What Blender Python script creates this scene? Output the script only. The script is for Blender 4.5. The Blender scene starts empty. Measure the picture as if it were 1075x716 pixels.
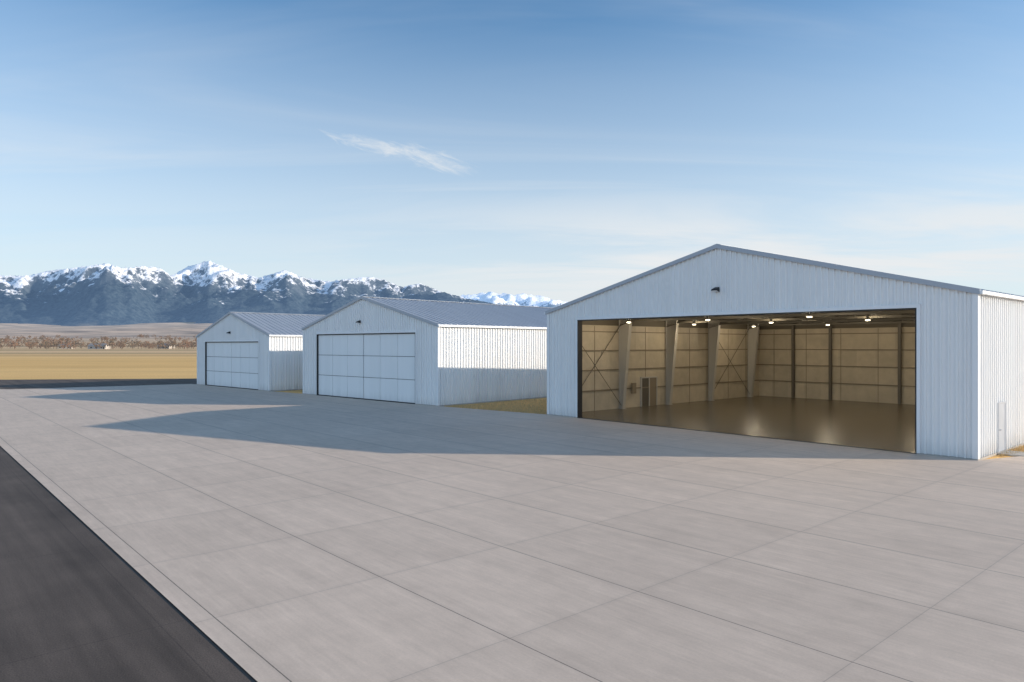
import bpy, math, random
from mathutils import Vector, noise
random.seed(4)
scene=bpy.context.scene
scene.view_settings.view_transform='Standard'
scene.view_settings.look='None'
scene.view_settings.exposure=0
CAMH=4.75; F=740.0

# ---------------------------------------------------------------- node helpers
class NT:
    def __init__(s,nt): s.nt=nt; s.n=nt.nodes; s.l=nt.links
    def new(s,t,**kw):
        n=s.n.new(t)
        for k,v in kw.items(): setattr(n,k,v)
        return n
    def put(s,sock,v):
        if isinstance(v,bpy.types.NodeSocket): s.l.new(v,sock)
        else:
            if isinstance(v,(tuple,list)) and sock.type=='RGBA' and len(v)==3: v=(*v,1)
            sock.default_value=v
    def math(s,op,a,b=None,c=None,clamp=False):
        n=s.new('ShaderNodeMath',operation=op); n.use_clamp=clamp
        s.put(n.inputs[0],a)
        if b is not None: s.put(n.inputs[1],b)
        if c is not None: s.put(n.inputs[2],c)
        return n.outputs[0]
    def dot(s,a,b):
        n=s.new('ShaderNodeVectorMath',operation='DOT_PRODUCT'); s.put(n.inputs[0],a); s.put(n.inputs[1],b); return n.outputs['Value']
    def vmul(s,a,b):
        n=s.new('ShaderNodeVectorMath',operation='MULTIPLY'); s.put(n.inputs[0],a); s.put(n.inputs[1],b); return n.outputs[0]
    def comb(s,x,y,z):
        n=s.new('ShaderNodeCombineXYZ'); s.put(n.inputs[0],x); s.put(n.inputs[1],y); s.put(n.inputs[2],z); return n.outputs[0]
    def sep(s,v):
        n=s.new('ShaderNodeSeparateXYZ'); s.put(n.inputs[0],v); return n.outputs
    def noise(s,v,scale=1,detail=4,rough=.5,dist=0):
        n=s.new('ShaderNodeTexNoise'); s.put(n.inputs['Vector'],v); n.inputs['Scale'].default_value=scale
        n.inputs['Detail'].default_value=detail; n.inputs['Roughness'].default_value=rough; n.inputs['Distortion'].default_value=dist
        return n.outputs[0]
    def white(s,v):
        n=s.new('ShaderNodeTexWhiteNoise',noise_dimensions='3D'); s.put(n.inputs['Vector'],v); return n.outputs[0]
    def mr(s,v,a,b,c,d,smooth=False):
        n=s.new('ShaderNodeMapRange')
        if smooth: n.interpolation_type='SMOOTHSTEP'
        s.put(n.inputs[0],v)
        for i,x in enumerate((a,b,c,d)): s.put(n.inputs[i+1],x)
        return n.outputs[0]
    def mix(s,f,a,b,mode='MIX'):
        n=s.new('ShaderNodeMix',data_type='RGBA',blend_type=mode)
        s.put(n.inputs[0],f); s.put(n.inputs[6],a); s.put(n.inputs[7],b); return n.outputs[2]
    def bump(s,h,strength=.3,dist=.02):
        n=s.new('ShaderNodeBump'); n.inputs['Strength'].default_value=strength; n.inputs['Distance'].default_value=dist
        s.put(n.inputs['Height'],h); return n.outputs[0]

def mat(name,col=(.5,.5,.5),rough=.6,metal=0,fn=None,spec=None):
    m=bpy.data.materials.new(name); m.use_nodes=True
    b=m.node_tree.nodes['Principled BSDF']
    b.inputs['Base Color'].default_value=(*col,1); b.inputs['Roughness'].default_value=rough; b.inputs['Metallic'].default_value=metal
    if spec is not None: b.inputs['Specular IOR Level'].default_value=spec
    if fn: fn(NT(m.node_tree),b)
    return m
def pos(t): return t.new('ShaderNodeNewGeometry').outputs['Position']
def objc(t): return t.new('ShaderNodeTexCoord').outputs['Object']

# ---------------------------------------------------------------- materials
U=(0.6616,-0.7498,0); V=(0.7498,0.6616,0)
def painted(col,streak=.035,dirt=.16):
    def fn(t,b):
        o=objc(t)
        st=t.noise(t.vmul(o,(1.8,1.8,.15)),1,3,.6)
        x,y,z=t.sep(o)
        pn=t.white(t.comb(t.math('FLOOR',t.math('DIVIDE',x,.9)),t.math('FLOOR',t.math('DIVIDE',y,.9)),0))
        f=t.math('MULTIPLY',t.mr(st,.3,.7,1-streak,1.0),t.mr(pn,0,1,.975,1.02))
        d=t.mr(t.math('ADD',z,t.mr(st,.3,.7,-.25,.25)),0,.7,1-dirt,1)
        f=t.math('MULTIPLY',f,d)
        t.put(b.inputs['Base Color'],t.vmul(col,t.comb(f,f,f)))
        b.inputs['Roughness'].default_value=.45
    return fn
M={}
M['wall']=mat('white_metal_siding',fn=painted((.82,.825,.825)))
M['trim']=mat('white_trim',fn=painted((.80,.81,.82),.03,.1))
M['door']=mat('white_door_panel',fn=painted((.80,.82,.83),.03,.1))
M['fascia']=mat('grey_fascia',(.38,.41,.46),.45,.2)
M['dark']=mat('dark_rubber',(.02,.02,.022),.6)
M['steel']=mat('grey_steel',(.12,.105,.085),.5)
M['girt']=mat('girt_steel',(.22,.18,.13),.5)
M['frame']=mat('primer_steel',(.42,.40,.36),.5)
M['purlin']=mat('purlin_steel',(.10,.09,.07),.5)
M['slab']=mat('foundation',(.42,.39,.35),.9)
M['bulbm']=mat('lamp_lens',(.9,.85,.7),.3)
b=M['bulbm'].node_tree.nodes['Principled BSDF']; b.inputs['Emission Color'].default_value=(1,.88,.66,1); b.inputs['Emission Strength'].default_value=5
def roof_fn(t,b):
    o=objc(t); n=t.noise(t.vmul(o,(.25,2,1)),1,4)
    t.put(b.inputs['Base Color'],t.mix(t.mr(n,.3,.7,0,1),(.38,.42,.48),(.44,.48,.54)))
    b.inputs['Roughness'].default_value=.42
M['roof']=mat('grey_metal_roof',fn=roof_fn,metal=.25)
def liner_fn(t,b):
    o=objc(t); x,y,z=t.sep(o)
    pn=t.white(t.comb(t.math('FLOOR',t.math('DIVIDE',x,1.5)),t.math('FLOOR',t.math('DIVIDE',y,1.5)),t.math('FLOOR',t.math('DIVIDE',z,1.45))))
    n=t.noise(o,1.2,4,.6)
    f=t.math('MULTIPLY',t.mr(pn,0,1,.90,1.04),t.mr(n,.3,.7,.88,1.08))
    c=t.vmul((.50,.435,.33),t.comb(f,f,f))
    t.put(b.inputs['Base Color'],c)
    t.put(b.inputs['Normal'],t.bump(t.noise(o,1.8,2),.6,.08))
M['liner']=mat('tan_insulation_liner',rough=.55,fn=liner_fn)
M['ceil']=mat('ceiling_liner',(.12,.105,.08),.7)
def ifloor(t,b):
    o=objc(t); n=t.noise(o,.3,3,.5,.2)
    x,y,z=t.sep(o)
    j=t.math('MINIMUM',t.math('PINGPONG',x,2.5),t.math('PINGPONG',y,2.7))
    c=t.mix(t.mr(n,.35,.65,0,1),(.145,.12,.085),(.16,.133,.095))
    c=t.mix(t.mr(j,0,.03,.3,0),c,(.07,.055,.04))
    t.put(b.inputs['Base Color'],c)
    b.inputs['Roughness'].default_value=.27
M['ifloor']=mat('polished_floor',fn=ifloor)

def concrete(t,b):
    p=pos(t); a=t.dot(p,U); c=t.dot(p,V)
    sa=t.math('DIVIDE',t.math('ADD',a,8.5+400),4.0); sc=t.math('DIVIDE',t.math('ADD',c,-4.2+390),3.25)
    def jd(s,w):
        fr=t.math('FRACT',s); return t.math('MULTIPLY',t.math('MINIMUM',fr,t.math('SUBTRACT',1,fr)),w)
    pl=t.comb(a,c,0)
    mott=t.noise(pl,1.6,6,.68,.3)
    fine=t.noise(pl,24,3,.7)
    wob=t.math('MULTIPLY',t.math('SUBTRACT',fine,.5),.010)
    da=t.math('ADD',jd(sa,4.0),wob); dc=t.math('ADD',jd(sc,3.25),wob)
    sid=t.comb(t.math('FLOOR',sa),t.math('FLOOR',sc),0)
    tone=t.mr(t.white(sid),0,1,.965,1.03)
    big=t.noise(pl,.12,3,.6,.5)
    brush=t.noise(t.vmul(pl,(.9,11,1)),1,4,.62)
    brush2=t.noise(t.vmul(pl,(.25,1.9,1)),1,4,.6)
    f=t.math('MULTIPLY',tone,t.mr(big,.3,.7,.94,1.05))
    f=t.math('MULTIPLY',f,t.mr(brush,.3,.7,.94,1.055))
    f=t.math('MULTIPLY',f,t.mr(brush2,.3,.7,.93,1.065))
    f=t.math('MULTIPLY',f,t.mr(fine,.3,.7,.95,1.05))
    f=t.math('MULTIPLY',f,t.mr(mott,.3,.75,1.05,.91))
    col=t.vmul((.655,.53,.43),t.comb(f,f,f))
    near=t.math('MINIMUM',da,dc)
    col=t.mix(t.mr(t.math('ADD',near,t.mr(mott,.3,.7,-.03,.06)),.0,.16,.12,0),col,(.25,.22,.20))
    col=t.mix(t.mr(dc,.004,.014,.8,0),col,(.07,.06,.055))
    col=t.mix(t.mr(da,.003,.010,.35,0),col,(.12,.11,.10))
    t.put(b.inputs['Base Color'],col)
    b.inputs['Roughness'].default_value=.72
    t.put(b.inputs['Normal'],t.bump(fine,.25,.004))
M['concrete']=mat('apron_concrete',fn=concrete,spec=.3)
def asphalt(t,b):
    p=pos(t); a=t.dot(p,U); c=t.dot(p,V); pl=t.comb(a,c,0)
    n=t.noise(pl,.5,5,.6); fine=t.noise(pl,38,3,.75); st=t.noise(t.vmul(pl,(.07,1.4,1)),1,4,.6)
    f=t.math('MULTIPLY',t.mr(n,.3,.7,.82,1.15),t.mr(fine,.3,.7,.7,1.35)); f=t.math('MULTIPLY',f,t.mr(st,.3,.7,.7,1.4))
    col=t.vmul((.100,.079,.066),t.comb(f,f,f))
    fa=t.math('FRACT',t.math('DIVIDE',t.math('ADD',a,600.8),6.0)); fc=t.math('FRACT',t.math('DIVIDE',t.math('ADD',c,601.4),4.2))
    wob=t.math('MULTIPLY',t.math('SUBTRACT',fine,.5),.05)
    j=t.math('MINIMUM',t.math('MULTIPLY',fa,6.0),t.math('MULTIPLY',fc,4.2))
    col=t.mix(t.mr(t.math('ADD',j,wob),.0,.03,.5,0),col,(.03,.026,.024))
    t.put(b.inputs['Base Color'],col); b.inputs['Roughness'].default_value=.8
    t.put(b.inputs['Normal'],t.bump(fine,.5,.006))
M['asphalt']=mat('asphalt',fn=asphalt,spec=.25)
def field(t,b):
    p=pos(t); x,y,z=t.sep(p)
    pl=t.comb(x,y,0)
    strip=t.noise(t.vmul(pl,(.0006,.014,1)),1,4,.6)
    fine=t.noise(pl,3.5,4,.7); mid=t.noise(t.vmul(pl,(.04,.09,1)),1,4,.65)
    c=t.mix(t.mr(strip,.35,.65,0,1),(.74,.45,.17),(.92,.60,.25))
    c=t.mix(t.mr(mid,.35,.7,0,.35),c,(.55,.35,.15))
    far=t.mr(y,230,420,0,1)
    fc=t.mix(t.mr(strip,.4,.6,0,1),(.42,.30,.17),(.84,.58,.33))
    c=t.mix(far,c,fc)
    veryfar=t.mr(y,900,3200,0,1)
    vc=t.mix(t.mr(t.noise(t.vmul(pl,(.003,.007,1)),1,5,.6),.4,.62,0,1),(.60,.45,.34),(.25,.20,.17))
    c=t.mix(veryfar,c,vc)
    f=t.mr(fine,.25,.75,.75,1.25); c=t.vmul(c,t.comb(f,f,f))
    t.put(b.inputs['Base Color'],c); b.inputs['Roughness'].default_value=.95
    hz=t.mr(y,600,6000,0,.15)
    t.put(b.inputs['Emission Color'],(.55,.68,.85,1)); t.put(b.inputs['Emission Strength'],hz)  # aerial haze painted as a pale blue glow that grows with distance
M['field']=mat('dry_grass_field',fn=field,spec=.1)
def mount(t,b,haze=.12,snowlow=620):
    p=pos(t); x,y,z=t.sep(p); nz=t.sep(t.new('ShaderNodeNewGeometry').outputs['Normal'])[2]
    n=t.noise(p,.004,6,.65); n2=t.noise(p,.02,4,.7)
    c=t.mix(t.mr(n2,.38,.62,0,1),(.018,.032,.045),(.058,.078,.09))
    rock=t.mix(n2,(.08,.10,.12),(.19,.21,.23))
    h=t.math('ADD',z,t.mr(n,.3,.7,-170,170))
    c=t.mix(t.mr(h,560,820,0,.7),c,rock)
    low=t.mix(n2,(.16,.14,.11),(.28,.23,.17))
    c=t.mix(t.mr(t.math('ADD',z,t.mr(n,.3,.7,-60,60)),110,200,.75,0),c,low)
    hs=t.math('ADD',z,t.mr(n,.3,.7,-220,220)); hs=t.math('ADD',hs,t.mr(n2,.3,.7,-140,140))
    hs=t.math('ADD',hs,t.mr(nz,.5,.95,-130,130))
    c=t.mix(t.mr(hs,snowlow,snowlow+120,0,.95),c,(.86,.86,.88))
    t.put(b.inputs['Base Color'],c); b.inputs['Roughness'].default_value=.95; b.inputs['Specular IOR Level'].default_value=.05
    t.put(b.inputs['Normal'],t.bump(n2,.7,30))
    t.put(b.inputs['Emission Color'],(.36,.60,1.0,1))  # blue airlight put into the slopes as emission; base colours tinted blue too
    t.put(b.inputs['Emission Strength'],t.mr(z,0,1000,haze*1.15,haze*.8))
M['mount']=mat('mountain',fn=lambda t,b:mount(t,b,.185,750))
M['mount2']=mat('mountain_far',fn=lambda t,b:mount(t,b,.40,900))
def leafm(t,b):
    n=t.noise(pos(t),.05,2)
    t.put(b.inputs['Base Color'],t.mix(t.mr(n,.35,.65,0,1),(.20,.11,.065),(.12,.09,.055)))
    t.put(b.inputs['Emission Color'],(.55,.68,.85,1)); t.put(b.inputs['Emission Strength'],.05)  # faint even glow stands in for haze over the far trees
M['trees']=mat('bare_branches',rough=.95,fn=leafm)
def grassm(t,b):
    n=t.noise(pos(t),9,2); t.put(b.inputs['Base Color'],t.mix(t.mr(n,.3,.7,0,1),(.42,.30,.14),(.64,.47,.25)))
M['blade']=mat('dry_grass_blades',rough=.9,fn=grassm)

# ---------------------------------------------------------------- mesh helpers
class MB:
    def __init__(s): s.v=[]; s.f=[]
    def quad(s,*p):
        k=len(s.v); s.v+=[tuple(q) for q in p]; s.f.append(tuple(range(k,k+len(p))))
    def hexa(s,b,t):
        k=len(s.v); s.v+=[tuple(q) for q in b]+[tuple(q) for q in t]
        s.f+=[(k+3,k+2,k+1,k),(k+4,k+5,k+6,k+7)]+[(k+i,k+(i+1)%4,k+4+(i+1)%4,k+4+i) for i in range(4)]
    def box(s,x0,x1,y0,y1,z0,z1):
        s.hexa([(x0,y0,z0),(x1,y0,z0),(x1,y1,z0),(x0,y1,z0)],[(x0,y0,z1),(x1,y0,z1),(x1,y1,z1),(x0,y1,z1)])
    def beam(s,a,b,y0,y1,ta,tb=None):
        tb=ta if tb is None else tb
        (x0,z0),(x1,z1)=a,b
        s.hexa([(x0,y0,z0-ta),(x1,y0,z1-tb),(x1,y1,z1-tb),(x0,y1,z0-ta)],[(x0,y0,z0),(x1,y0,z1),(x1,y1,z1),(x0,y1,z0)])
    def rod(s,p,q,r,n=6):
        p=Vector(p); q=Vector(q); d=(q-p).normalized(); a=d.orthogonal().normalized(); c=d.cross(a)
        k=len(s.v)
        for e in (p,q):
            for i in range(n):
                w=2*math.pi*i/n; s.v.append(tuple(e+a*math.cos(w)*r+c*math.sin(w)*r))
        s.f+=[(k+i,k+(i+1)%n,k+n+(i+1)%n,k+n+i) for i in range(n)]
        s.f+=[tuple(range(k+n-1,k-1,-1)),tuple(range(k+n,k+2*n))]
    def obj(s,name,m,parent=None,smooth=False,bevel=0):
        me=bpy.data.meshes.new(name); me.from_pydata(s.v,[],s.f); me.materials.append(m); me.update()
        o=bpy.data.objects.new(name,me); scene.collection.objects.link(o)
        if parent: o.parent=parent
        if smooth:
            for p in me.polygons: p.use_smooth=True
        if bevel:
            bm=o.modifiers.new('bevel','BEVEL'); bm.width=bevel; bm.segments=2; bm.limit_method='ANGLE'
        return o
ZB=.09
PROF=[(0,0),(.105,0),(.12,.014),(.14,.014),(.155,0),(.21,0),(.225,.075),(.285,.075)]
PITCH=.30
def corr(mb,fn,s0,s1,zb,top,extra=()):
    pts=[]
    n0=int(s0/PITCH)-1; n1=int(s1/PITCH)+2
    for k in range(n0,n1):
        for a,o in PROF: pts.append((k*PITCH+a,o))
    def off(s):
        for (a,oa),(b_,ob) in zip(pts,pts[1:]):
            if a<=s<=b_: return oa+(ob-oa)*(s-a)/(b_-a)
        return 0
    P=[(s,o) for s,o in pts if s0+1e-4<s<s1-1e-4]
    for e in (s0,s1)+tuple(extra): 
        if s0<=e<=s1: P.append((e,off(e)))
    P.sort()
    for (a,oa),(b_,ob) in zip(P,P[1:]):
        mb.quad(fn(a,oa,zb),fn(b_,ob,zb),fn(b_,ob,top(b_)),fn(a,oa,top(a)))

def hangar(A,B,D,eave,peak,rs,d0,d1,dh,opened,lamp_s,lamp_z):
    A=Vector(A);B=Vector(B); d=B-A; W=d.length
    root=bpy.data.objects.new('aircraft_hangar',None); scene.collection.objects.link(root)
    root.location=(A.x,A.y,0); root.rotation_euler=(0,0,math.atan2(d.y,d.x)); root.empty_display_size=3
    def top(s):
        return eave+(peak-eave)*(s/rs if s<rs else (W-s)/(W-rs))
    mb=MB()
    f=lambda s,o,z:(s,-o,z)
    tp=lambda s:top(s)-.02
    corr(mb,f,0,d0,ZB,tp,(rs,)); corr(mb,f,d1,W,ZB,tp,(rs,)); corr(mb,f,d0,d1,dh,tp,(rs,))
    mb.obj('front_wall',M['wall'],root)
    mb=MB(); corr(mb,lambda s,o,z:(W-s,D+o,z),0,W,ZB,lambda s:tp(W-s),(W-rs,)); mb.obj('rear_wall',M['wall'],root)
    mb=MB(); corr(mb,lambda s,o,z:(W+o,s,z),0,D,ZB,lambda s:eave-.02); mb.obj('side_wall_right',M['wall'],root)
    mb=MB(); corr(mb,lambda s,o,z:(-o,D-s,z),0,D,ZB,lambda s:eave-.02); mb.obj('side_wall_left',M['wall'],root)
    mb=MB()
    q_=.085
    mb.box(-q_,d0,-q_,.2,-.2,ZB-.005); mb.box(d1,W+q_,-q_,.2,-.2,ZB-.005)
    mb.box(W-.2,W+q_,.2,D+q_,-.2,ZB-.005); mb.box(-q_,.2,.2,D+q_,-.2,ZB-.005); mb.box(.2,W-.2,D-.2,D+q_,-.2,ZB-.005)
    mb.obj('foundation',M['slab'],root)
    mb=MB()
    e_=.088
    for x0,x1,y0,y1 in ((-e_,.13,-e_,.02),(-e_,-.0,.02,.13),(W-.13,W+e_,-e_,.02),(W,W+e_,.02,.13),
                        (W,W+e_,D-.13,D-.02),(W-.13,W+e_,D-.02,D+e_),(-e_,0,D-.13,D-.02),(-e_,.13,D-.02,D+e_)):
        mb.box(x0,x1,y0,y1,ZB,eave-.06)
    mb.obj('corner_trim',M['trim'],root,bevel=.008)
    sl=(peak-eave)/rs; sr=(peak-eave)/(W-rs); ov=.16; oy=.12
    mb=MB()
    L=(-ov,eave-sl*ov+.10); R=(W+ov,eave-sr*ov+.10); P=(rs,peak+.10)
    mb.beam(L,P,-oy,D+oy,.09); mb.beam(P,R,-oy,D+oy,.09)
    y=.0
    while y<D+.01:
        y0=min(y,D)-.02
        for a,b_ in ((L,P),(P,R)):
            mb.beam((a[0],a[1]+.045),(b_[0],b_[1]+.045),y0,y0+.04,.044)
        y+=.61
    mb.beam((rs-.25,P[1]-sl*.25+.06),(rs,P[1]+.06),-oy-.01,D+oy+.01,.012); mb.beam((rs,P[1]+.06),(rs+.25,P[1]-sr*.25+.06),-oy-.01,D+oy+.01,.012)
    mb.obj('roof',M['roof'],root)
    mb=MB()
    for y0,y1 in ((-oy-.04,-oy-.003),(D+oy+.003,D+oy+.04)):
        mb.beam((L[0],L[1]+.04),(rs,P[1]+.04),y0,y1,.22); mb.beam((rs,P[1]+.04),(R[0],R[1]+.04),y0,y1,.22)
    mb.obj('rake_fascia',M['fascia'],root)
    mb=MB()
    mb.box(W+ov-.02,W+ov+.11,-oy-.04,D+oy,R[1]-.17,R[1]-.02); mb.box(-ov-.11,-ov+.02,-oy-.04,D+oy,L[1]-.17,L[1]-.02)
    mb.obj('gutter',M['trim'],root,bevel=.01)
    mb=MB()
    for yy in (D-.4,):
        mb.rod((W+.14,yy,eave-.2),(W+.14,yy,.15),.05,8); mb.rod((-.14,yy,eave-.2),(-.14,yy,.15),.05,8)
    mb.obj('downspout',M['trim'],root,smooth=True)
    mb=MB()
    mb.box(d0-.14,d0,-.095,.10,ZB,dh); mb.box(d1,d1+.14,-.095,.10,ZB,dh); mb.box(d0-.14,d1+.14,-.098,.10,dh,dh+.16)
    mb.obj('door_frame',M['trim'],root,bevel=.006)
    mb=MB()
    mb.box(d0+.002,d0+.06,-.08,.32,.02,dh-.06); mb.box(d1-.06,d1-.002,-.08,.32,.02,dh-.06); mb.box(d0+.002,d1-.002,-.08,.32,dh-.058,dh-.003)
    mb.box(d0,d1,-.12,.12,.0,.062)
    mb.obj('door_seal_and_track',M['dark'],root)
    mb=MB(); z=lamp_z
    mb.box(lamp_s-.11,lamp_s+.11,-.09,-.035,z-.14,z+.12)
    mb.hexa([(lamp_s-.17,-.42,z-.07),(lamp_s+.17,-.42,z-.07),(lamp_s+.15,-.09,z-.12),(lamp_s-.15,-.09,z-.12)],
            [(lamp_s-.15,-.38,z+.0),(lamp_s+.15,-.38,z+.0),(lamp_s+.13,-.09,z+.12),(lamp_s-.13,-.09,z+.12)])
    mb.obj('wall_lamp_housing',M['dark'],root,bevel=.012)
    mb=MB(); mb.hexa([(lamp_s-.13,-.37,z-.10),(lamp_s+.13,-.37,z-.10),(lamp_s+.12,-.12,z-.14),(lamp_s-.12,-.12,z-.14)],
                     [(lamp_s-.13,-.37,z-.075),(lamp_s+.13,-.37,z-.075),(lamp_s+.12,-.12,z-.12),(lamp_s-.12,-.12,z-.12)])
    mb.obj('wall_lamp_lens',M['trim'],root)
    if not opened:
        mb=MB(); mb.box(d0+.061,d1-.061,.14,.2,.02,dh-.06); mb.obj('door_backing',M['dark'],root)
        mb=MB(); nc,nr=6,3; g=.055
        x0,x1,z0,z1=d0+.07,d1-.07,.09,dh-.07
        for i in range(nc):
            for j in range(nr):
                a=x0+(x1-x0)*i/nc; b_=x0+(x1-x0)*(i+1)/nc; c=z0+(z1-z0)*j/nr; e=z0+(z1-z0)*(j+1)/nr
                gg=g*(2.2 if i==nc//2 else .7)
                mb.box(a+gg/2,b_-g*.35,.07,.13,c+g*.35,e-g*.35)
        mb.obj('hangar_door',M['door'],root,bevel=.012)
    else:
        mb=MB(); mb.box(.2,W-.2,.12,D-.2,-.1,.055); mb.obj('floor_slab',M['ifloor'],root)
        T=.22
        mb=MB()
        mb.box(T-.03,T,.3,D-T,.0,eave-.05); mb.box(W-T,W-T+.03,.3,D-T,.0,eave-.05)
        UZ=6.15
        mb.box(T,W-T,D-T,D-T+.03,0,UZ)
        def sheet(mb,y0,y1,s0,s1,zb):
            mb.hexa([(s0,y0,zb),(s1,y0,zb),(s1,y1,zb),(s0,y1,zb)],[(s0,y0,top(s0)-.1),(s1,y0,top(s1)-.1),(s1,y1,top(s1)-.1),(s0,y1,top(s0)-.1)])
        mb.box(T,d0,.27,.3,0,UZ); mb.box(d1,W-T,.27,.3,0,UZ)
        mb.obj('wall_liner',M['liner'],root)
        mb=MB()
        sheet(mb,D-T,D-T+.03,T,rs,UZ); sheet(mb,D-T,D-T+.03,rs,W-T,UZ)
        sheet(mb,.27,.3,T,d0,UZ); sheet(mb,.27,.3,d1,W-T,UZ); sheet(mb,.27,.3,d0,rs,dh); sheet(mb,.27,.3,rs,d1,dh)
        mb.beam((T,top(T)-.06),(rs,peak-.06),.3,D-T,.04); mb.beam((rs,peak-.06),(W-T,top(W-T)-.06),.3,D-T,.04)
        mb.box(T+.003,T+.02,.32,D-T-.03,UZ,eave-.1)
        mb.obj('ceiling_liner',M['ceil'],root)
        mb=MB()
        for z in (1.45,2.9,4.3,5.65):
            mb.box(T+.002,T+.10,.32,D-T,z,z+.08); mb.box(W-T-.10,W-T-.002,.32,D-T,z,z+.08)
            mb.box(T+.11,W-T-.11,D-T-.10,D-T-.002,z,z+.08)
        mb.obj('wall_girts',M['girt'],root)
        mb=MB(); y=1.45
        while y<D-.5:
            mb.box(T+.001,T+.022,y-.02,y+.02,.02,6.1); y+=2.9
        s=1.7
        while s<W-.5:
            mb.box(s-.02,s+.02,D-T-.022,D-T-.001,.02,6.1); s+=3.0
        mb.obj('liner_battens',M['girt'],root)
        mb=MB(); mb2=MB()
        frames=[1.3,7.0,12.7,18.6,24.9]
        for y in frames:
            zt=eave-.25
            for side in (0,1):
                X=(lambda q:q) if side==0 else (lambda q:W-q)
                x0=T+.11; wb=.36; wt=1.05
                def hx(xa,xb,xc,xd,y0,y1,z0,z1):
                    pb=sorted((X(xa),X(xb))); pt=sorted((X(xc),X(xd)))
                    mb.hexa([(pb[0],y0,z0),(pb[1],y0,z0),(pb[1],y1,z0),(pb[0],y1,z0)],[(pt[0],y0,z1),(pt[1],y0,z1),(pt[1],y1,z1),(pt[0],y1,z1)])
                hx(x0+.02,x0+wb-.02,x0+.02,x0+wt-.02,y-.012,y+.012,.02,zt)
                hx(x0,x0+.02,x0,x0+.02,y-.13,y+.13,.02,zt)
                hx(x0+wb-.02,x0+wb+.005,x0+wt-.02,x0+wt+.005,y-.15,y+.15,.02,zt)
                hx(x0-.03,x0+wb+.1,x0-.03,x0+wb+.1,y-.2,y+.2,.056,.08)
            def raf(sa,sb,ha,hb):
                za=top(sa)-.34; zb=top(sb)-.34
                mb2.beam((sa,za),(sb,zb),y-.012,y+.012,ha,hb)
                mb2.beam((sa,za+.02),(sb,zb+.02),y-.12,y+.12,.02)
                mb2.beam((sa,za-ha),(sb,zb-hb),y-.12,y+.12,.025)
            q=T+.12
            raf(q,q+5,.5,.45); raf(q+5,rs,.45,.5); raf(rs,W-q-5,.5,.45); raf(W-q-5,W-q,.45,.5)
            mb2.box(q+.95,W-q-.95,y-.08,y+.08,6.42,6.56)
            n=12; xa=q+1.2; xb=W-q-1.2
            for i in range(n):
                s0=xa+(xb-xa)*i/n; s1=xa+(xb-xa)*(i+1)/n
                mb2.rod((s0,y,6.55),((s0+s1)/2,y,max(6.7,top((s0+s1)/2)-.8)),.035,5)
                mb2.rod((s1,y,6.55),((s0+s1)/2,y,max(6.7,top((s0+s1)/2)-.8)),.035,5)
        mb.obj('frame_columns',M['frame'],root)
        for s in (4.2,8.4,12.6,16.8,21.0):
            mb2.box(s-.04,s+.04,.35,D-T-.4,6.565,6.66)
        for s in [1.5*k+.6 for k in range(1,16)]:
            if abs(s-rs)<.3: continue
            mb2.box(s-.04,s+.04,.32,D-T,top(s)-.31,top(s)-.13)
        mb2.obj('roof_trusses',M['purlin'],root)
        mb=MB()
        for s in (3.6,6.9,12.4,17.6,21.6):
            mb.box(s-.11,s+.11,D-T-.30,D-T-.28,.02,top(s)-.35); mb.box(s-.11,s+.11,D-T-.125,D-T-.105,.02,top(s)-.35); mb.box(s-.01,s+.01,D-T-.28,D-T-.125,.02,top(s)-.35)
        mb.obj('end_wall_posts',M['steel'],root)
        mb=MB(); xb=T+.2
        for y0,y1 in ((1.3,7.0),(18.6,24.9)):
            mb.rod((xb,y0,.3),(xb,y1,eave-.7),.022); mb.rod((xb+.05,y1,.3),(xb+.05,y0,eave-.7),.022)
        mb.obj('wall_bracing',M['steel'],root)
        # man door standing ajar in a pale frame
        mb=MB(); mb.box(T+.005,T+.13,9.5,9.6,.06,2.2); mb.box(T+.005,T+.13,11.4,11.5,.06,2.2); mb.box(T+.005,T+.13,9.5,11.5,2.2,2.3); mb.box(T+.005,T+.12,10.45,10.55,.06,2.2)
        mb.obj('inner_door_frame',M['frame'],root)
        mb=MB(); mb.box(T+.004,T+.09,9.6,10.45,.06,2.2); mb.obj('inner_door',M['purlin'],root)
        mb=MB(); mb.box(T+.004,T+.09,10.55,11.4,.06,2.2); mb.obj('inner_door_leaf',M['girt'],root)
        mb=MB(); mb.box(T+.11,T+.25,8.3,8.75,1.1,1.9); mb.obj('electrical_cabinet',M['girt'],root,bevel=.01)
        cage=MB(); lens=MB()
        for yy in (4.5,12.2,20.8):
            for s in (3.2,9.4,15.8,21.8):
                z=6.28
                cage.rod((s,yy,z+.25),(s,yy,top(s)-.15),.012,5)
                cage.rod((s,yy,z+.10),(s,yy,z+.28),.09,10); cage.rod((s,yy,z+.03),(s,yy,z+.10),.18,14)
                lens.rod((s,yy,z-.03),(s,yy,z+.028),.13,14)
                ld=bpy.data.lights.new('bay_lamp','POINT'); ld.energy=150; ld.color=(1,.84,.60); ld.shadow_soft_size=.2
                lo=bpy.data.objects.new('bay_lamp',ld); scene.collection.objects.link(lo); lo.parent=root; lo.location=(s,yy,z-.3)
        cage.obj('bay_lamp_housings',M['steel'],root); lens.obj('bay_lamp_lenses',M['bulbm'],root)
        mb=MB(); y0,y1=2.75,3.7
        mb.box(W+.0,W+.105,y0-.08,y0,ZB,2.16); mb.box(W,W+.105,y1,y1+.08,ZB,2.16); mb.box(W,W+.105,y0-.08,y1+.08,2.16,2.25)
        mb.obj('side_door_frame',M['fascia'],root,bevel=.005)
        mb=MB(); mb.box(W+.0,W+.09,y0+.005,y1-.005,ZB+.01,2.155); mb.obj('side_door',M['roof'],root,bevel=.006)
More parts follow.
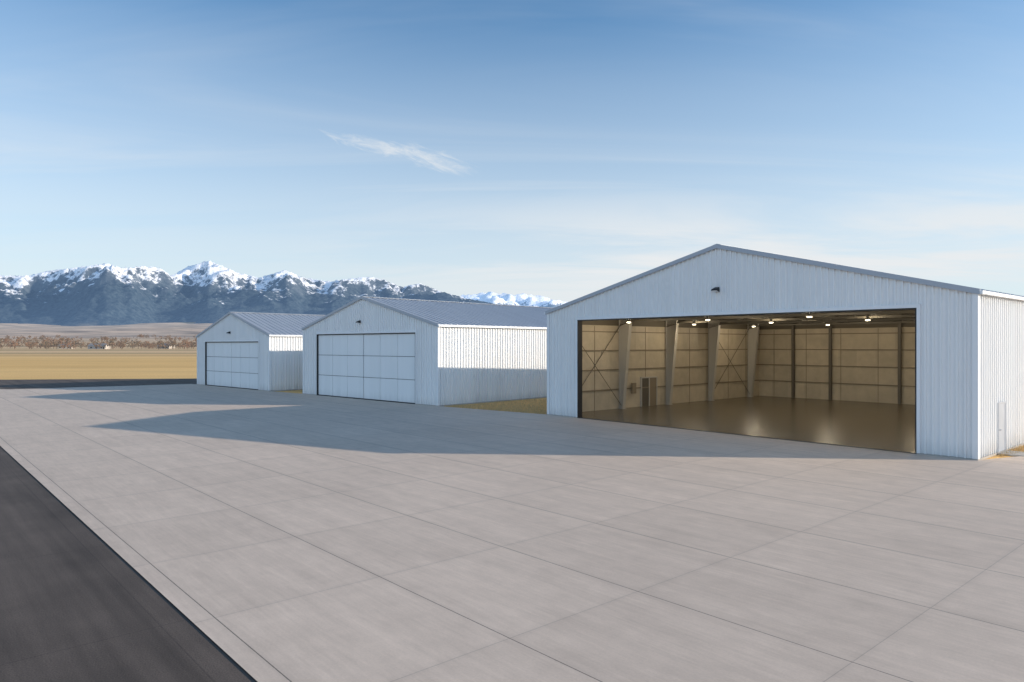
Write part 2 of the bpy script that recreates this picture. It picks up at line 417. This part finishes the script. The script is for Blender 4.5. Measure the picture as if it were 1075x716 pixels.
        mb=MB(); mb.rod((W+.085,y0+.12,1.05),(W+.16,y0+.12,1.05),.02); mb.rod((W+.15,y0+.12,1.05),(W+.15,y0+.25,1.05),.014)
        mb.obj('side_door_handle',M['fascia'],root)
        mb=MB(); mb.box(W+.09,W+1.2,y0-.2,y1+.2,-.1,.075); mb.obj('door_step',M['slab'],root,bevel=.01)
    return root

A1=(2.47,47.5);B1=(18.97,28.8)
A2=(-19.96,67.6);B2=(-5.67,54.1)
A3=(-37.3,83.7);B3=(-24.66,71.7)
hangar(A1,B1,27.2,6.92,10.0,12.95,2.72,22.73,6.35,True,12.95,7.72)
hangar(A2,B2,30,6.25,8.8,9.7,2.4,17.0,5.73,False,9.4,6.75)
hangar(A3,B3,25,5.72,8.25,8.7,2.2,15.2,5.1,False,8.6,6.1)

# ---------------------------------------------------------------- ground sheets
def axis(lo,hi,near,step,growth):
    out=[near]
    x=near;st=step
    while x<hi: x=x+st; st*=growth; out.append(min(x,hi))
    x=near;st=step
    while x>lo: x=x-st; st*=growth; out.insert(0,max(x,lo))
    return out
def rise(x,y):
    if y<1100: return 0
    k=(y-1100)
    h=.0105*k + 0.0000045*k*k
    h=min(h,150+.01*k)
    h+= min(1,k/2500)*22*(noise.fractal(Vector((x*.0006,y*.0009,0)),1,2,5))
    ff=min(1,max(0,(y-2600)/1500)); 
    h+= ff*38*abs(noise.noise(Vector((x*.0016,y*.0011,3))))
    return max(0,h) - (0 if y<7000 else (y-7000)*.08)
xs=axis(-16000,16000,0,15,1.07); ys=axis(-4000,16000,60,12,1.045)
mb=MB()
nx=len(xs)
for y in ys:
    for x in xs: mb.v.append((x,y,rise(x,y)))
for j in range(len(ys)-1):
    for i in range(nx-1):
        k=j*nx+i; mb.f.append((k,k+1,k+nx+1,k+nx))
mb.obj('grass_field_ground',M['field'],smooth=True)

def poly(name,pts,z,m):
    area=sum(p[0]*q[1]-q[0]*p[1] for p,q in zip(pts,pts[1:]+pts[:1]))
    if area<0: pts=pts[::-1]
    me=bpy.data.meshes.new(name); me.from_pydata([(x,y,z) for x,y in pts],[],[tuple(range(len(pts)))]); me.materials.append(m); me.update()
    o=bpy.data.objects.new(name,me); scene.collection.objects.link(o); return o
u=Vector(U[:2]); v=Vector(V[:2])
def uv(a,c): w=u*a+v*c; return (w.x,w.y)
pts=[uv(-98,3.85),uv(120,3.85),uv(120,33),(60,43.5),(21.8,29.9),(19.0,28.78),B1,A1,B2,A2,B3,A3,(-38.6,84.8),(-53,74.5)]
poly('concrete_apron',pts,.045,M['concrete'])
poly('asphalt_taxiway',[uv(-420,3.9),uv(160,3.9),uv(160,-60),uv(-420,-60)],.025,M['asphalt'])
poly('asphalt_road',[(-36,80),(-56,66),(-150,50),(-420,60),(-420,110),(-150,101),(-69,95.5),(-38,99.5),(-10,112),(-6,104)],.032,M['asphalt'])

mb=MB()
def blades(n,p,q,r,h=.14):
    p=Vector(p);q=Vector(q);r=Vector(r)
    for _ in range(n):
        a=random.random(); c=random.random()**1.3
        w=p+(q-p)*a+(r-p)*c
        hh=h*random.uniform(.5,1.4); t=random.uniform(0,6.28); dx,dy=math.cos(t)*.012,math.sin(t)*.012
        lx,ly=random.uniform(-.05,.05),random.uniform(-.05,.05)
        k=len(mb.v); mb.v+= [(w.x-dx,w.y-dy,0),(w.x+dx,w.y+dy,0),(w.x+lx,w.y+ly,hh)]; mb.f.append((k,k+1,k+2))
blades(12000,(-5.3,54.0),(2.3,47.8),(3.0,62.5))
blades(7000,(20.4,29.75),(30,34),(26,35.2),h=.12)
mb.obj('dry_grass',M['blade'])

# ---------------------------------------------------------------- mountains
def lerp(tab,x):
    if x<=tab[0][0]: return tab[0][1]
    for (a,b_),(c,d) in zip(tab,tab[1:]):
        if x<=c: return b_+(d-b_)*(x-a)/(c-a)
    return tab[-1][1]
def mountain(name,tab,r0,r1,nr,y0,y1,ny,yc,m,seed,amp):
    mb=MB(); cols=[]
    for i in range(nr):
        r=r0+(r1-r0)*i/(nr-1); col=[]
        for j in range(ny):
            y=y0+(y1-y0)*j/(ny-1); x=r*y
            t=(y-yc)/(yc-y0) if y<yc else (y-yc)/(y1-yc)
            env=max(0,1-abs(t))**(1.25 if y<yc else .9)
            P=Vector((x*.00065+seed,y*.00065,seed*.3))
            n=noise.ridged_multi_fractal(P,.95,2.1,7,1.0,2.0)*.42
            n2=noise.fractal(Vector((x*.0024,y*.0024,seed)),.9,2,6)
            h=env*(1-amp+amp*n*1.5+.09*n2)+ .02*n2*max(0,1-abs(t))
            col.append((x,y,h))
        cols.append(col)
    mx=[max((h*1000)/y for x,y,h in col) for col in cols]
    for i,col in enumerate(cols):
        px=537.5+F*(r0+(r1-r0)*i/(nr-1))
        k=mx[max(0,i-1):i+2]; s=max(4,(362-lerp(tab,px)))/F/(sum(k)/len(k))
        for x,y,h in col: mb.v.append((x,y,max(-30,h*1000*s)))
    for i in range(nr-1):
        for j in range(ny-1):
            k=i*ny+j; mb.f.append((k,k+ny,k+ny+1,k+1))
    return mb.obj(name,m,smooth=True)
tab=[(-900,335),(-500,300),(-250,283),(-120,292),(-60,280),(0,289),(30,289),(50,284),(75,281),(112,276),(128,281),(150,279),(168,281),(180,289),(196,280),(219,273),(236,280),(250,286),(272,291),(300,283),(318,291),(345,295),(368,292),(388,290),(405,294),(422,301),(440,297),(462,305),(490,313),(540,322),(600,330),(700,338),(900,348),(1300,352)]
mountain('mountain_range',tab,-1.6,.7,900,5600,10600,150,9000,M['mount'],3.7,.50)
tab2=[(300,330),(400,318),(470,311),(495,309),(515,306),(535,309),(560,309),(590,316),(640,325),(760,335),(1000,345),(1500,350)]
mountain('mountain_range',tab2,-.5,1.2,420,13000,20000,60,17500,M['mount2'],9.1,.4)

# ---------------------------------------------------------------- distant trees
mb=MB()
def tree(x,y,h,w):
    z=rise(x,y)-.1
    k=len(mb.v); r=.03*h
    mb.v+=[(x-r,y,z),(x+r,y,z),(x+r*.5,y,z+h*.6),(x-r*.5,y,z+h*.6)]; mb.f.append((k,k+1,k+2,k+3))
    mb.v+=[(x,y-r,z),(x,y+r,z),(x,y+r*.5,z+h*.6),(x,y-r*.5,z+h*.6)]; mb.f.append((k+4,k+5,k+6,k+7))
    for _ in range(34):
        a=random.uniform(0,6.28); b_=random.uniform(-1,1); q=random.random()**.4
        cx=x+math.cos(a)*w*q*math.sqrt(1-b_*b_); cy=y+math.sin(a)*w*q*math.sqrt(1-b_*b_); cz=z+h*.58+b_*h*.42*q
        s=h*random.uniform(.05,.13)
        d1=Vector((random.gauss(0,1),random.gauss(0,1),random.gauss(0,1))).normalized()*s; d2=d1.orthogonal().normalized()*s*.8
        c=Vector((cx,cy,cz)); k=len(mb.v); mb.v+=[tuple(c+d1),tuple(c+d2),tuple(c-d1),tuple(c-d2)]; mb.f.append((k,k+1,k+2,k+3))
for _ in range(2300):
    y=random.choice([820,900,1050,1250,1600,2100,2700])+random.gauss(0,50)
    r=random.uniform(-.95,.05)
    if noise.noise(Vector((r*13,y*.006,5)))<-.08: continue
    h=random.uniform(4,12)*(1 if y<1500 else 1.4); tree(r*y,y,h,h*random.uniform(.35,.6))
mb.obj('distant_tree_line',M['trees'])

def farm(x,y,w,d,h,rot,wallc,roofc):
    e=bpy.data.objects.new('farm_building',None); scene.collection.objects.link(e); e.location=(x,y,rise(x,y)-.1); e.rotation_euler=(0,0,rot)
    a=MB(); a.box(0,w,0,d,0,h); 
    k=len(a.v); a.v+=[(0,0,h),(0,d,h),(0,d/2,h+d*.3),(w,0,h),(w,d,h),(w,d/2,h+d*.3)]; a.f+=[(k,k+2,k+1),(k+3,k+4,k+5)]
    a.obj('walls',mat('farm_wall',wallc,.8),e)
    a=MB()
    a.hexa([(-.4,-.5,h-.1),(w+.4,-.5,h-.1),(w+.4,d/2,h+d*.3),(-.4,d/2,h+d*.3)],[(-.4,-.5,h+.15),(w+.4,-.5,h+.15),(w+.4,d/2,h+d*.3+.25),(-.4,d/2,h+d*.3+.25)])
    a.hexa([(-.4,d/2,h+d*.3),(w+.4,d/2,h+d*.3),(w+.4,d+.5,h-.1),(-.4,d+.5,h-.1)],[(-.4,d/2,h+d*.3+.25),(w+.4,d/2,h+d*.3+.25),(w+.4,d+.5,h+.15),(-.4,d+.5,h+.15)])
    a.obj('roof',mat('farm_roof',roofc,.6),e)
    a=MB()
    for i in range(3): a.box(w*(.15+.3*i),w*(.15+.3*i)+w*.1,-.05,.02,h*.35,h*.75)
    a.box(w*.9,w*.96,-.05,.02,0,h*.7); a.obj('windows_and_door',M['dark'],e)
for (px,y,w,d,h,c,rc) in ((60,860,16,9,3.2,(.45,.41,.36),(.25,.22,.2)),(92,800,20,10,3.2,(.5,.46,.42),(.3,.28,.27)),(165,890,18,10,3.5,(.42,.38,.34),(.3,.28,.27))):
    farm((px-537.5)/F*y,y,w,d,h,random.uniform(-.3,.3),c,rc)

# ---------------------------------------------------------------- sun + sky
dsh=Vector((-3.52,.29,-1))
sun_dir=-dsh.normalized()
el=math.asin(sun_dir.z); az=math.atan2(sun_dir.x,sun_dir.y)
sd=bpy.data.lights.new('sun','SUN'); sd.energy=5.0; sd.angle=math.radians(.5); sd.color=(1,.87,.71)
so=bpy.data.objects.new('sun',sd); scene.collection.objects.link(so); so.rotation_euler=dsh.to_track_quat('-Z','Y').to_euler()
w=bpy.data.worlds.new('World'); scene.world=w; w.use_nodes=True
t=NT(w.node_tree); bg=w.node_tree.nodes['Background']
sky=t.new('ShaderNodeTexSky',sky_type='NISHITA'); sky.sun_disc=False; sky.sun_elevation=el; sky.sun_rotation=az
sky.altitude=1200; sky.air_density=1.0; sky.dust_density=.6; sky.ozone_density=1.5
ST=.15
g=t.new('ShaderNodeTexCoord').outputs['Generated']
x,y,z=t.sep(g)
zz=t.math('MAXIMUM',z,.001)
pl=t.comb(t.math('DIVIDE',x,t.math('ADD',zz,.12)),t.math('DIVIDE',y,t.math('ADD',zz,.12)),0)
n=t.noise(t.vmul(pl,(.35,1.1,1)),1.3,5,.6,.6)
e=t.math('DIVIDE',z,t.math('SQRT',t.math('ADD',t.math('MULTIPLY',x,x),t.math('MULTIPLY',y,y))))
azr=t.math('ARCTAN2',x,y)
band=t.math('MULTIPLY',t.mr(e,.02,.10,.6,1,True),t.mr(e,.12,.25,1,0,True))
band=t.math('MULTIPLY',band,t.mr(azr,-.40,.2,.2,1,True))
m1=t.math('MULTIPLY',band,t.mr(n,.34,.60,.2,.95,True))
n2=t.noise(t.vmul(pl,(.22,1.0,1)),.9,6,.62,.9)
m2=t.math('MULTIPLY',t.mr(n2,.46,.76,0,.40,True),t.mr(e,.05,.2,0,1,True))
cx=t.math('DIVIDE',t.math('SUBTRACT',azr,-.150),.090)
cy=t.math('DIVIDE',t.math('SUBTRACT',t.math('ADD',e,t.math('MULTIPLY',azr,.19)),.241),.014)
wn=t.noise(t.comb(t.math('MULTIPLY',azr,14),t.math('MULTIPLY',t.math('ADD',e,t.math('MULTIPLY',azr,.25)),60),0),1,6,.72,.8)
r2=t.math('ADD',t.math('ADD',t.math('MULTIPLY',cx,cx),t.math('MULTIPLY',cy,cy)),t.mr(wn,.3,.7,1.5,-.9))
m3=t.mr(r2,-.7,1.9,.75,0,True)
mask=t.math('MAXIMUM',t.math('MAXIMUM',m1,m2),m3)
haze=t.mr(e,0,.46,.92,0,False)
skyc=t.vmul(sky.outputs[0],(.92,1.22,1.34))
c=t.mix(haze,skyc,(4.75,5.2,5.55))
c=t.mix(mask,c,(5.5,5.65,5.75))
bk=t.mr(y,.1,-.8,1,1.6,True); c=t.vmul(c,t.comb(bk,bk,bk))  # unseen sky behind the camera brightened to fill the shaded hangar fronts
# high overhead sky dimmed, above the view, to deepen shade on the ground
zd=t.mr(z,.45,.95,1,.72,True); c=t.vmul(c,t.comb(zd,zd,zd))
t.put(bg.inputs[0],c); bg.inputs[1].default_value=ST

# ---------------------------------------------------------------- camera
cd=bpy.data.cameras.new('camera'); cd.sensor_width=36; cd.lens=36*F/1075.0; cd.shift_y=(362-358)/1075.0; cd.clip_end=60000; cd.clip_start=.1
co=bpy.data.objects.new('camera',cd); scene.collection.objects.link(co); co.location=(0,0,CAMH); co.rotation_euler=(math.radians(90),0,0)
scene.camera=co
